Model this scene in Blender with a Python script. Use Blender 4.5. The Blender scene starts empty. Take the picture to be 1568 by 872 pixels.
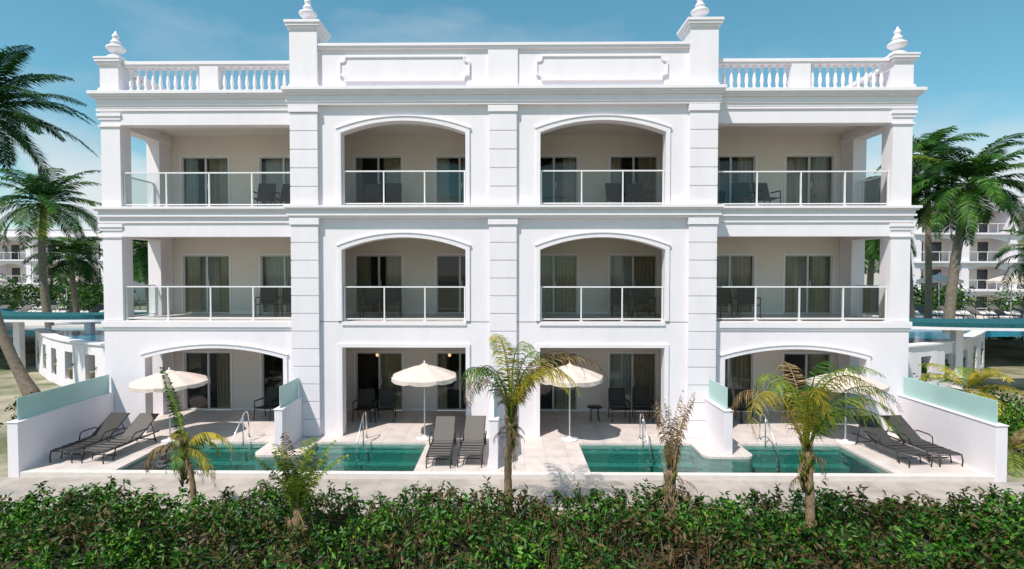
import bpy, math, random
import numpy as np
from mathutils import Vector, Matrix
random.seed(7); np.random.seed(7)
S=bpy.context.scene
S.view_settings.view_transform='Standard'; S.view_settings.look='None'; S.view_settings.exposure=0

# ---------------------------------------------------------------- materials
def newmat(name):
    m=bpy.data.materials.new(name); m.use_nodes=True
    nt=m.node_tree; nt.nodes.clear()
    out=nt.nodes.new('ShaderNodeOutputMaterial')
    return m,nt,out
def N(nt,t,**kw):
    n=nt.nodes.new(t)
    for k,v in kw.items(): setattr(n,k,v)
    return n
def c4(c): return (c[0],c[1],c[2],1)
def mat(name,color,rough=.6,scale=3.,var=.12,bump=0.,bscale=60.,metal=0.,color2=None,stretch=(1,1,1),spec=None,streak=0.):
    m,nt,out=newmat(name)
    p=N(nt,'ShaderNodeBsdfPrincipled'); p.inputs['Roughness'].default_value=rough; p.inputs['Metallic'].default_value=metal
    if spec is not None: p.inputs['Specular IOR Level'].default_value=spec
    g=N(nt,'ShaderNodeNewGeometry'); mp=N(nt,'ShaderNodeMapping'); mp.inputs['Scale'].default_value=stretch
    nt.links.new(g.outputs['Position'],mp.inputs['Vector'])
    no=N(nt,'ShaderNodeTexNoise'); no.inputs['Scale'].default_value=scale; no.inputs['Detail'].default_value=6; no.inputs['Roughness'].default_value=.65
    nt.links.new(mp.outputs[0],no.inputs['Vector'])
    r=N(nt,'ShaderNodeValToRGB')
    a=color; b=color2 or tuple(x*(1-var) for x in color)
    r.color_ramp.elements[0].position=.35; r.color_ramp.elements[1].position=.62
    r.color_ramp.elements[0].color=c4(b); r.color_ramp.elements[1].color=c4(a)
    nt.links.new(no.outputs['Fac'],r.inputs[0]); co=r.outputs[0]
    if streak:
        m2=N(nt,'ShaderNodeMapping'); m2.inputs['Scale'].default_value=(2.2,2.2,.5); nt.links.new(g.outputs['Position'],m2.inputs['Vector'])
        n3=N(nt,'ShaderNodeTexNoise'); n3.inputs['Scale'].default_value=1.1; n3.inputs['Detail'].default_value=8; nt.links.new(m2.outputs[0],n3.inputs['Vector'])
        q=N(nt,'ShaderNodeMapRange'); q.inputs['From Min'].default_value=.5; q.inputs['From Max'].default_value=.75; q.inputs['To Min'].default_value=1; q.inputs['To Max'].default_value=1-streak
        nt.links.new(n3.outputs['Fac'],q.inputs[0]); s=N(nt,'ShaderNodeVectorMath',operation='SCALE'); nt.links.new(co,s.inputs[0]); nt.links.new(q.outputs[0],s.inputs['Scale']); co=s.outputs[0]
    nt.links.new(co,p.inputs['Base Color'])
    if bump>0:
        n2=N(nt,'ShaderNodeTexNoise'); n2.inputs['Scale'].default_value=bscale; n2.inputs['Detail'].default_value=4
        nt.links.new(g.outputs['Position'],n2.inputs['Vector'])
        bp=N(nt,'ShaderNodeBump'); bp.inputs['Strength'].default_value=bump; bp.inputs['Distance'].default_value=.02
        nt.links.new(n2.outputs['Fac'],bp.inputs['Height']); nt.links.new(bp.outputs[0],p.inputs['Normal'])
    nt.links.new(p.outputs[0],out.inputs[0])
    return m
def leafmat(name,cols,rough=.6,trans=.25,patch=None,pscale=.8,spec=.2):
    m,nt,out=newmat(name)
    g=N(nt,'ShaderNodeNewGeometry'); r=N(nt,'ShaderNodeValToRGB')
    cr=r.color_ramp
    while len(cr.elements)<len(cols): cr.elements.new(.5)
    for e,(p_,c_) in zip(cr.elements,cols): e.position=p_; e.color=c4(c_)
    nt.links.new(g.outputs['Random Per Island'],r.inputs[0])
    no=N(nt,'ShaderNodeTexNoise'); no.inputs['Scale'].default_value=pscale; no.inputs['Detail'].default_value=3
    nt.links.new(g.outputs['Position'],no.inputs['Vector'])
    mr=N(nt,'ShaderNodeMapRange'); mr.inputs['From Min'].default_value=.35; mr.inputs['From Max'].default_value=.65
    mr.inputs['To Min'].default_value=.6; mr.inputs['To Max'].default_value=1.35
    nt.links.new(no.outputs['Fac'],mr.inputs[0])
    mul=N(nt,'ShaderNodeVectorMath',operation='SCALE')
    nt.links.new(r.outputs[0],mul.inputs[0]); nt.links.new(mr.outputs[0],mul.inputs['Scale'])
    colout=mul.outputs[0]
    if patch:
        n3=N(nt,'ShaderNodeTexNoise'); n3.inputs['Scale'].default_value=.7; n3.inputs['Detail'].default_value=5
        nt.links.new(g.outputs['Position'],n3.inputs['Vector'])
        ad=N(nt,'ShaderNodeMath',operation='ADD'); nt.links.new(n3.outputs['Fac'],ad.inputs[0])
        sc=N(nt,'ShaderNodeMath',operation='MULTIPLY'); sc.inputs[1].default_value=.35
        nt.links.new(g.outputs['Random Per Island'],sc.inputs[0]); nt.links.new(sc.outputs[0],ad.inputs[1])
        m2=N(nt,'ShaderNodeMapRange'); m2.inputs['From Min'].default_value=.73; m2.inputs['From Max'].default_value=.78
        m2.inputs['To Max'].default_value=.85
        nt.links.new(ad.outputs[0],m2.inputs[0])
        mx=N(nt,'ShaderNodeMix',data_type='RGBA'); nt.links.new(m2.outputs[0],mx.inputs[0])
        nt.links.new(colout,mx.inputs[6]); mx.inputs[7].default_value=c4(patch); colout=mx.outputs[2]
    p=N(nt,'ShaderNodeBsdfPrincipled'); p.inputs['Roughness'].default_value=rough; p.inputs['Specular IOR Level'].default_value=spec
    nt.links.new(colout,p.inputs['Base Color'])
    t=N(nt,'ShaderNodeBsdfTranslucent'); nt.links.new(colout,t.inputs[0])
    mix=N(nt,'ShaderNodeMixShader'); mix.inputs[0].default_value=trans
    nt.links.new(p.outputs[0],mix.inputs[1]); nt.links.new(t.outputs[0],mix.inputs[2]); nt.links.new(mix.outputs[0],out.inputs[0])
    return m
def glassmat(name,tint,refl,rough=.01,bump=0,bs=3.,fres=1.0):
    m,nt,out=newmat(name)
    t=N(nt,'ShaderNodeBsdfTransparent'); t.inputs[0].default_value=c4(tint)
    g=N(nt,'ShaderNodeBsdfGlossy'); g.inputs['Roughness'].default_value=rough
    f=N(nt,'ShaderNodeFresnel'); f.inputs[0].default_value=1.4
    a=N(nt,'ShaderNodeMath',operation='MULTIPLY_ADD'); a.inputs[1].default_value=fres; a.inputs[2].default_value=refl
    nt.links.new(f.outputs[0],a.inputs[0])
    mix=N(nt,'ShaderNodeMixShader'); nt.links.new(a.outputs[0],mix.inputs[0]); nt.links.new(t.outputs[0],mix.inputs[1]); nt.links.new(g.outputs[0],mix.inputs[2])
    if bump:
        ge=N(nt,'ShaderNodeNewGeometry'); no=N(nt,'ShaderNodeTexNoise'); no.inputs['Scale'].default_value=bs; no.inputs['Detail'].default_value=3
        nt.links.new(ge.outputs['Position'],no.inputs['Vector'])
        b=N(nt,'ShaderNodeBump'); b.inputs['Strength'].default_value=bump; b.inputs['Distance'].default_value=.05
        nt.links.new(no.outputs['Fac'],b.inputs['Height']); nt.links.new(b.outputs[0],g.inputs['Normal']); nt.links.new(b.outputs[0],f.inputs['Normal'])
    nt.links.new(mix.outputs[0],out.inputs[0]); return m
def brickmat(name,c1,c2,mortar,w,h,ms,rough=.5,offset=0.,var=.8):
    m,nt,out=newmat(name)
    p=N(nt,'ShaderNodeBsdfPrincipled'); p.inputs['Roughness'].default_value=rough
    g=N(nt,'ShaderNodeNewGeometry'); b=N(nt,'ShaderNodeTexBrick'); b.offset=offset
    b.inputs['Color1'].default_value=c4(c1); b.inputs['Color2'].default_value=c4(c2); b.inputs['Mortar'].default_value=c4(mortar)
    b.inputs['Scale'].default_value=1; b.inputs['Mortar Size'].default_value=ms; b.inputs['Brick Width'].default_value=w; b.inputs['Row Height'].default_value=h
    nt.links.new(g.outputs['Position'],b.inputs['Vector'])
    no=N(nt,'ShaderNodeTexNoise'); no.inputs['Scale'].default_value=2.5; no.inputs['Detail'].default_value=7; nt.links.new(g.outputs['Position'],no.inputs['Vector'])
    mr=N(nt,'ShaderNodeMapRange'); mr.inputs['From Min'].default_value=.3; mr.inputs['From Max'].default_value=.65; mr.inputs['To Min'].default_value=var; mr.inputs['To Max'].default_value=1.03
    nt.links.new(no.outputs['Fac'],mr.inputs[0])
    s=N(nt,'ShaderNodeVectorMath',operation='SCALE'); nt.links.new(b.outputs[0],s.inputs[0]); nt.links.new(mr.outputs[0],s.inputs['Scale'])
    nt.links.new(s.outputs[0],p.inputs['Base Color']); nt.links.new(p.outputs[0],out.inputs[0]); return m

WHITE=mat('white_plaster',(.83,.775,.81),.7,scale=1.1,var=.04,bump=.12,bscale=45,stretch=(2.2,2.2,.7),streak=.035)
TRIM=mat('white_trim_paint',(.845,.79,.82),.6,scale=2,var=.04,bump=.08,bscale=60,stretch=(1,1,3),streak=.03)
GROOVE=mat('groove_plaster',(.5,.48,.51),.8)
INNER=mat('terrace_wall_paint',(.74,.665,.60),.8,scale=1.2,var=.05,bump=.05)
CEIL=mat('ceiling_paint',(.78,.73,.69),.85,var=.03)
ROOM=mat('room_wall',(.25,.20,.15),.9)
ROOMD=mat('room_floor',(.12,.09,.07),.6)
CURT=mat('curtain_linen',(.58,.50,.35),.9,scale=8,var=.2)
CURTS=mat('curtain_sheer',(.70,.70,.64),.9,scale=8,var=.1)
FRAME=mat('door_frame_aluminium',(.60,.60,.59),.4,var=.05)
DGLASS=glassmat('door_glass',(.70,.72,.70),.03)
RGLASS=glassmat('railing_glass',(.84,.90,.89),.02)
FROST=mat('frosted_glass',(.42,.62,.58),.25,var=.08,scale=1.)
RAIL=mat('railing_white_metal',(.8,.78,.79),.35,var=.03)
STEEL=mat('stainless_steel',(.7,.7,.7),.2,var=.05,metal=1.)
DECK=brickmat('deck_tiles',(.70,.61,.57),(.65,.57,.535),(.45,.39,.36),.6,.6,.006,.55,var=.84)
PAVE=brickmat('paving_concrete',(.45,.385,.345),(.42,.365,.33),(.32,.285,.26),1.5,2.2,.01,.8,var=.72)
COPE=mat('coping_stone',(.74,.67,.63),.6,var=.1,bump=.1)
POOL=brickmat('pool_mosaic',(.02,.20,.19),(.012,.14,.14),(.04,.19,.18),.12,.12,.006,.35,var=.6)
STEPM=mat('pool_step_tile',(.14,.38,.34),.5,scale=12,var=.35)
WATER=glassmat('pool_water',(.38,.74,.71),.0,.03,bump=.8,bs=3.2,fres=1.2)
BLUEW=mat('blue_pool_water',(.03,.28,.42),.08,scale=2,var=.3,bump=.3,bscale=5)
TEAL=mat('teal_canopy_tile',(.025,.13,.15),.75,scale=8,var=.35,spec=.15)
BLACK=mat('dark_aluminium',(.025,.024,.025),.4,var=.2)
SLING=mat('sling_fabric',(.05,.047,.045),.8,scale=40,var=.3)
SLINGG=mat('sling_fabric_grey',(.14,.125,.115),.8,scale=40,var=.25)
CANVAS=mat('umbrella_canvas',(.68,.565,.50),.85,scale=5,var=.09)
GROUND=mat('ground_sand_grass',(.42,.36,.27),.95,scale=.35,color2=(.07,.10,.03),bump=.4,bscale=20)
SOIL=mat('hedge_soil',(.06,.038,.022),.95,scale=4,color2=(.015,.018,.008),bump=.5,bscale=15)
TRUNK=mat('palm_trunk_bark',(.26,.21,.16),.9,scale=6,color2=(.11,.085,.06),stretch=(1,1,5),bump=.6,bscale=20)
HUSK=mat('palm_husk',(.33,.22,.125),.9,scale=12,color2=(.12,.08,.045),stretch=(3,3,1),bump=.5,bscale=30)
PGREEN=leafmat('palm_leaf_green',[(0,(.015,.06,.008)),(.5,(.04,.13,.015)),(1,(.10,.22,.025))],.55,.3)
PDARK=leafmat('palm_leaf_dark',[(0,(.006,.028,.008)),(.5,(.015,.06,.012)),(1,(.04,.11,.018))],.6,.2,spec=.12)
PYEL=leafmat('palm_leaf_yellow',[(0,(.14,.19,.02)),(.5,(.42,.34,.03)),(1,(.60,.44,.05))],.6,.35)
PLIME=leafmat('palm_leaf_lime',[(0,(.06,.14,.012)),(.5,(.17,.26,.025)),(1,(.36,.39,.05))],.6,.35)
PBROWN=leafmat('palm_leaf_brown',[(0,(.10,.06,.028)),(.5,(.26,.17,.075)),(1,(.44,.32,.17))],.8,.2)
HLEAF=leafmat('hedge_leaf',[(0,(.006,.04,.004)),(.35,(.022,.10,.007)),(.75,(.075,.23,.012)),(1,(.20,.38,.03))],.45,.3,patch=(.12,.05,.028),pscale=1.3,spec=.3)
TLEAF=leafmat('tree_leaf',[(0,(.012,.045,.01)),(.5,(.03,.09,.016)),(1,(.09,.17,.028))],.7,.2,pscale=.3,spec=.1)
WINM=mat('distant_window',(.05,.06,.065),.2,var=.3)
POT=mat('planter_pot',(.22,.20,.12),.8)
LAMPM,ntl,o=newmat('lamp_glow'); e=N(ntl,'ShaderNodeEmission'); e.inputs[0].default_value=(1,.6,.25,1); e.inputs[1].default_value=2; ntl.links.new(e.outputs[0],o.inputs[0])

# ---------------------------------------------------------------- mesh builder
class MB:
    def __init__(s): s.v=[];s.f=[];s.m=[];s.sm=[];s.mats=[]
    def mi(s,m):
        if m not in s.mats: s.mats.append(m)
        return s.mats.index(m)
    def add(s,vs,fs,m,smooth=False):
        b=len(s.v); s.v.extend([tuple(v) for v in vs]); i=s.mi(m)
        for f in fs: s.f.append(tuple(b+k for k in f)); s.m.append(i); s.sm.append(smooth)
    def box(s,x0,x1,y0,y1,z0,z1,m):
        if x0>x1:x0,x1=x1,x0
        if y0>y1:y0,y1=y1,y0
        if z0>z1:z0,z1=z1,z0
        v=[(x0,y0,z0),(x1,y0,z0),(x1,y1,z0),(x0,y1,z0),(x0,y0,z1),(x1,y0,z1),(x1,y1,z1),(x0,y1,z1)]
        s.add(v,[(0,3,2,1),(4,5,6,7),(0,1,5,4),(1,2,6,5),(2,3,7,6),(3,0,4,7)],m)
    def obox(s,mtx,sx,sy,sz,m):
        v=[mtx@Vector((a*sx/2,b*sy/2,c*sz/2)) for c in(-1,1) for a,b in((-1,-1),(1,-1),(1,1),(-1,1))]
        s.add(v,[(0,3,2,1),(4,5,6,7),(0,1,5,4),(1,2,6,5),(2,3,7,6),(3,0,4,7)],m)
    def prism(s,pts,a,b,m,axis='y',smooth=False):
        n=len(pts)
        if axis=='y': v=[(p[0],a,p[1]) for p in pts]+[(p[0],b,p[1]) for p in pts]
        elif axis=='z': v=[(p[0],p[1],a) for p in pts]+[(p[0],p[1],b) for p in pts]
        else: v=[(a,p[0],p[1]) for p in pts]+[(b,p[0],p[1]) for p in pts]
        f=[tuple(range(n)),tuple(range(2*n-1,n-1,-1))]+[(i,(i+1)%n+0,(i+1)%n+n,i+n) for i in range(n)]
        s.add(v,f,m)
    def lathe(s,prof,c,m,seg=12,smooth=True):
        v=[];f=[];k=len(prof)
        for r,z in prof:
            for j in range(seg):
                a=2*math.pi*j/seg; v.append((c[0]+r*math.cos(a),c[1]+r*math.sin(a),c[2]+z))
        for i in range(k-1):
            for j in range(seg):
                f.append((i*seg+j,i*seg+(j+1)%seg,(i+1)*seg+(j+1)%seg,(i+1)*seg+j))
        s.add(v,f,m,smooth)
    def tube(s,pts,r,m,seg=8,cap=True,smooth=True):
        pts=[Vector(p) for p in pts]; n=len(pts); v=[];f=[]
        rs=r if isinstance(r,(list,tuple)) else [r]*n
        for i,p in enumerate(pts):
            d=(pts[min(i+1,n-1)]-pts[max(i-1,0)]).normalized()
            ref=Vector((0,0,1)) if abs(d.z)<.9 else Vector((1,0,0))
            a=d.cross(ref).normalized(); b=d.cross(a).normalized()
            for j in range(seg):
                t=2*math.pi*j/seg; v.append(p+a*rs[i]*math.cos(t)+b*rs[i]*math.sin(t))
        for i in range(n-1):
            for j in range(seg): f.append((i*seg+j,i*seg+(j+1)%seg,(i+1)*seg+(j+1)%seg,(i+1)*seg+j))
        if cap: f.append(tuple(range(seg))[::-1]); f.append(tuple((n-1)*seg+j for j in range(seg)))
        s.add(v,f,m,smooth)
    def mesh(s,name):
        me=bpy.data.meshes.new(name); me.from_pydata([tuple(v) for v in s.v],[],s.f)
        for m in s.mats: me.materials.append(m)
        me.polygons.foreach_set('material_index',s.m); me.polygons.foreach_set('use_smooth',s.sm); me.update(); return me
    def obj(s,name,parent=None,fix=True,bevel=0):
        me=s.mesh(name)
        if fix:
            import bmesh
            bm=bmesh.new(); bm.from_mesh(me); bmesh.ops.recalc_face_normals(bm,faces=bm.faces); bm.to_mesh(me); bm.free()
        o=bpy.data.objects.new(name,me); S.collection.objects.link(o)
        if parent: o.parent=parent
        if bevel:
            md=o.modifiers.new('b','BEVEL'); md.width=bevel; md.segments=2; md.limit_method='ANGLE'; md.angle_limit=.8
        return o
def empty(name):
    o=bpy.data.objects.new(name,None); S.collection.objects.link(o); return o
def inst(name,me,loc,rz=0,sc=(1,1,1)):
    o=bpy.data.objects.new(name,me); S.collection.objects.link(o); o.location=loc; o.rotation_euler=(0,0,rz); o.scale=sc; return o

def arcpts(x0,x1,zs,zc,n=22):
    w=(x1-x0)/2; h=zc-zs; R=(w*w+h*h)/(2*h); cx=(x0+x1)/2; cz=zc-R
    a=math.asin(w/R)
    return [(cx+R*math.sin(-a+2*a*i/n),cz+R*math.cos(-a+2*a*i/n)) for i in range(n+1)]

# ================================================================= HOTEL
hotel=empty('hotel_building')
F=[0.0,3.54,7.10]
XE=6.46
W=MB(); T=MB()
for sg in(-1,1):
    W.box(sg*4.94,sg*XE,0,.32,0,10.6,WHITE)
W.box(-1.14,1.14,0,.32,0,10.6,WHITE)
def lintel(x0,x1,y0,y1,zs,zc,ztop,m=WHITE):
    p=arcpts(x0,x1,zs,zc)
    W.prism(p+[(x1,ztop),(x0,ztop)],y0,y1,m)
def archtrim(x0,x1,zs,zc,zb,y0,y1,w=.13):
    inn=arcpts(x0,x1,zs,zc); out=arcpts(x0-w,x1+w,zs+w*.9,zc+w)
    n=len(inn)
    for i in range(n-1):
        T.prism([inn[i],inn[i+1],out[i+1],out[i]],y0,y1,TRIM)
    T.prism([(x0-w,zb),(x0,zb),inn[0],out[0]],y0,y1,TRIM)
    T.prism([(x1,zb),(x1+w,zb),out[-1],inn[-1]],y0,y1,TRIM)
    o2=arcpts(x0-w-.04,x1+w+.04,zs+w*.9+.03,zc+w+.04)
    for i in range(n-1): T.prism([out[i],out[i+1],o2[i+1],o2[i]],y0-.025,y1,TRIM)
for sg in(-1,1):
    a,b=sorted((sg*1.14,sg*4.94))
    W.box(a,b,0,.32,2.74,3.52,WHITE)
    lintel(a,b,0,.32,5.74,6.12,7.08)
    lintel(a,b,0,.32,9.30,9.66,10.6)
    archtrim(a,b,5.74,6.12,3.56,-.05,-.001)
    archtrim(a,b,9.30,9.66,7.12,-.05,-.001)
    for xx in(a-.13,b):
        T.box(xx,xx+.13,-.05,-.001,0,2.86,TRIM)
    T.box(a,b,-.05,-.001,2.74,2.86,TRIM)
    T.box(a-.02,b+.02,-.04,-.001,3.42,3.53,TRIM)
def pilaster(x0,x1,zones,pr):
    for z0,z1 in zones:
        W.box(x0+.02,x1-.02,-pr+.03,-.002,z0,z1,WHITE)
        n=max(1,round((z1-z0)/.56)); h=(z1-z0)/n
        for i in range(n): T.box(x0,x1,-pr,-pr+.0295+.02,z0+i*h+.014,z0+(i+1)*h-.014,WHITE)
zones=[(0,6.50),(7.10,9.90)]
for sg in(-1,1):
    a,b=sorted((sg*5.62,sg*(XE+.005)))
    pilaster(a,b,zones,.14)
    for z in((6.50,6.70),(9.90,10.1)):
        T.box(a-.03,b+.03,-.18,-.001,z[0],z[1]-.002,TRIM)
pilaster(-.42,.42,zones,.11)
for z in((6.50,6.70),(9.90,10.1)): T.box(-.45,.45,-.15,-.001,z[0],z[1]-.002,TRIM)
BIG=[(.24,0,.10),(.20,.10,.16),(.15,.16,.22),(.08,.22,.42),(.05,.42,.50)]
SML=[(.20,0,.08),(.15,.08,.13),(.08,.13,.24),(.11,.24,.31),(.05,.31,.38)]
def cornice(x0,x1,yf,zt,yb,L):
    for p,a,b in L:
        T.box(x0-p*.5,x1+p*.5,yf-p,yb,zt-b,zt-a-.0005,TRIM)
cornice(-XE-.06,XE+.06,-.1,10.62,.30,BIG)
cornice(-XE-.06,XE+.06,-.1,7.08,-.003,SML)
W.box(-5.62,5.62,.02,.3,10.62,11.82,WHITE)
T.box(-5.62,5.62,-.06,.38,11.82,11.90,TRIM); T.box(-5.62,5.62,-.10,.42,11.90,11.98,TRIM)
GT=mat('parapet_shadow_line',(.35,.37,.38),.5)  # dark grey colour paints the shadow line along the parapet top
T.box(-5.62,5.62,-.02,.36,11.98,12.02,GT)
URN=[(.0,0),(.24,0),(.25,.05),(.18,.09),(.09,.13),(.09,.17),(.2,.24),(.27,.31),(.27,.36),(.2,.41),(.1,.45),(.14,.49),(.15,.53),(.1,.59),(.07,.64),(.1,.69),(.1,.73),(.05,.80),(.02,.87),(0,.9)]
for sg in(-1,1):
    a,b=sorted((sg*5.62,sg*XE)); c=(a+b)/2
    W.box(a,b,-.12,.72,10.62,12.4,WHITE)
    T.box(a-.05,b+.05,-.17,.77,12.4,12.48,TRIM); T.box(a-.09,b+.09,-.21,.81,12.48,12.56,TRIM); T.box(a-.12,b+.12,-.24,.84,12.56,12.64,TRIM)
    T.box(a-.03,b+.03,-.15,.75,10.62,10.74,TRIM)
    T.box(c-.3,c+.3,.0,.6,12.64,12.70,TRIM)
    T.lathe(URN,(c,.3,12.70),TRIM,20)
    a,b=sorted((sg*1.0,sg*4.98)); z0,z1=10.86,11.62; n=.16
    def notch(a,b,z0,z1,n): return [(a,z0+n),(a+n*.5,z0+n),(a+n*.8,z0+n*.8),(a+n,z0+n*.5),(a+n,z0),(b-n,z0),(b-n,z0+n*.5),(b-n*.8,z0+n*.8),(b-n*.5,z0+n),(b,z0+n),(b,z1-n),(b-n*.5,z1-n),(b-n*.8,z1-n*.8),(b-n,z1-n*.5),(b-n,z1),(a+n,z1),(a+n,z1-n*.5),(a+n*.8,z1-n*.8),(a+n*.5,z1-n),(a,z1-n)]
    P=notch(a,b,z0,z1,n); Q=notch(a+.05,b-.05,z0+.05,z1-.05,n)
    for i in range(len(P)):
        j=(i+1)%len(P); T.prism([P[i],P[j],Q[j],Q[i]],-.05,.019,TRIM)
    W.prism(Q,-.012,.019,WHITE)
W.box(-.45,.45,-.04,.019,10.62,11.82,WHITE)
for sg in(-1,1):
    def B(mb,x0,x1,y0,y1,z0,z1,m): mb.box(sg*x0,sg*x1,y0,y1,z0,z1,m)
    X0,X1,YW=XE,12.5,.2
    B(W,11.9,12.5,YW,.68,0,10.1,WHITE)
    B(T,11.88,12.54,YW-.05,.72,0,.25,TRIM)
    for zt in(6.55,9.98):
        B(T,11.86,12.56,YW-.04,.72,zt-.42,zt-.36,TRIM); B(T,11.84,12.6,YW-.06,.74,zt-.10,zt,TRIM); B(T,11.87,12.57,YW-.03,.71,zt-.2,zt-.1,TRIM)
    B(W,12.05,12.5,2.3,2.98,0,10.1,WHITE)
    for zt in(6.3,9.75): B(T,12.0,12.55,2.25,2.975,zt-.12,zt,TRIM)
    for z0,z1 in((6.16,6.70),(9.62,10.12)):
        B(W,X0,11.9,YW,.55,z0,z1,WHITE)
        B(W,12.02,12.49,.68,2.3,z0,z1,WHITE)
        B(T,X0+.005,12.62,YW-.04,YW-.001,z0+.42,z1,TRIM)
    a,b=sorted((sg*6.86,sg*11.2))
    W.prism(arcpts(a,b,2.36,2.68)+[(b,3.3),(a,3.3)],YW,.5,WHITE)
    B(W,X0,6.86,YW,.5,0,3.3,WHITE); B(W,11.2,11.9,YW,.5,0,3.3,WHITE)
    archtrim(a,b,2.36,2.68,0,YW-.05,YW-.001,.12)
    B(T,X0+.005,12.55,YW-.07,YW-.001,3.34,3.53,TRIM); B(T,X0+.005,12.53,YW-.035,YW-.001,3.26,3.338,TRIM)
    B(W,X0,11.9,YW,.5,3.3,3.52,WHITE)
    B(W,12.02,12.49,.68,2.3,3.0,3.52,WHITE)
    for zt,big in((10.62,True),(7.08,False)):
        for p,a_,b_ in (BIG if big else SML):
            B(T,X0+.07,12.5+p,YW-p,YW-.002 if not big else 1.0,zt-b_,zt-a_-.0005,TRIM)
            B(T,12.5,12.5+p,YW+.0 if not big else 1.0,9.5,zt-b_,zt-a_-.0005,TRIM)
    B(W,11.92,12.5,YW+.0,.8,10.62,11.48,WHITE)
    B(T,11.88,12.54,YW-.05,.85,10.62,10.76,TRIM)
    B(T,11.86,12.56,YW-.06,.86,11.48,11.56,TRIM); B(T,11.82,12.6,YW-.1,.9,11.56,11.64,TRIM); B(T,11.80,12.62,YW-.12,.92,11.64,11.70,TRIM)
    B(T,11.98,12.44,YW+.05,.7,11.7,11.76,TRIM)
    T.lathe(URN,(sg*12.2,YW+.3,11.76),TRIM,20)
    B(T,XE,11.92,YW+.08,YW+.38,10.62,10.72,TRIM)
    B(T,XE,11.8,YW+.04,YW+.42,11.50,11.60,TRIM); B(T,XE,11.8,YW+.08,YW+.38,11.44,11.50,TRIM)
    B(W,8.85,9.42,YW+.06,YW+.36,10.72,11.44,WHITE)
    BAL=[(.06,0),(.06,.05),(.035,.08),(.04,.12),(.062,.22),(.058,.30),(.038,.44),(.028,.54),(.045,.58),(.03,.61),(.06,.66),(.06,.72)]
    def bal(x,y): T.lathe(BAL,(x,y,10.72),TRIM,8)
    for x in np.arange(6.6,8.8,.235): bal(sg*x,YW+.22)
    for x in np.arange(9.56,11.85,.235): bal(sg*x,YW+.22)
    B(T,12.0,12.4,.85,9.5,10.62,10.72,TRIM); B(T,12.0,12.4,.9,9.5,11.46,11.58,TRIM)
    for y in np.arange(1.05,9.4,.3): bal(sg*12.2,y)
W.obj('facade_walls',hotel); T.obj('facade_trim',hotel,bevel=.006)
I=MB()
for k,z in enumerate(F[1:]):
    I.box(-XE,XE,.32,9.5,z-.4,z-.02,CEIL)
    for sg in(-1,1): I.box(sg*XE,sg*12.02,.55,9.5,z-.4,z-.02,CEIL); I.box(sg*12.02,sg*12.48,2.98,9.5,z-.4,z-.02,WHITE)
    I.box(-XE,XE,.0,3.0,z-.02,z,DECK)
    for sg in(-1,1): I.box(sg*XE,sg*12.45,.2,3.0,z-.02,z,DECK)
    for sg in(-1,1): I.box(sg*12.02,sg*12.46,.69,2.99,z-.18,z-.0205,CEIL)
I.box(-12.02,12.02,.55,9.5,9.98,10.55,CEIL)
I.box(-12.49,12.49,1.0,9.5,10.12,10.58,CEIL)
doors=[(-11.7,-9.98),(-8.85,-7.13),(-5.40,-3.68),(-2.45,-.73),(.95,2.67),(3.82,5.54),(7.3,9.02),(10.1,11.82)]
for k,z in enumerate(F):
    zt=[3.14,6.70,9.98][k]
    xs=[-12.45]+[v for d in doors for v in d]+[12.45]
    for i in range(0,len(xs),2): I.box(xs[i],xs[i+1],3.0,3.2,z,zt,INNER)
    for a,b in doors: I.box(a,b,3.0,3.2,z+2.13,zt,INNER)
    for x in(-6.28,0,6.28):
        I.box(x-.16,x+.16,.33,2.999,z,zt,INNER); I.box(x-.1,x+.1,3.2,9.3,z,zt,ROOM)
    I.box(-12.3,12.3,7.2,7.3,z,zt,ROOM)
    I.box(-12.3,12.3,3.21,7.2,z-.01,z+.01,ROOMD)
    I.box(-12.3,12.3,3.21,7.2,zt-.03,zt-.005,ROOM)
    for sg in(-1,1): I.box(sg*12.3,sg*12.46,3.2,9.4,z,zt,WHITE)
    for i in range(0,len(xs),2): I.box(xs[i]+.002,xs[i+1]-.002,2.985,2.999,z+.001,z+.09,TRIM)
I.box(-12.46,12.46,9.4,9.5,0,10.0,WHITE)
I.obj('terrace_interiors',hotel)
Dm=MB()
def curtain(x0,x1,y,z0,z1,m,amp=.05,per=.13):
    n=max(8,int((x1-x0)/.018)); v=[];f=[]
    ph=random.random()*6
    for i in range(n+1):
        x=x0+(x1-x0)*i/n; yy=y+amp*math.sin(x*2*math.pi/per+ph+1.3*math.sin(x*9))
        v+= [(x,yy,z0),(x,yy*1+0,z1)]
    for i in range(n): f.append((2*i,2*i+2,2*i+3,2*i+1))
    Dm.add(v,f,m,True)
rr=random.Random(5)
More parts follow.
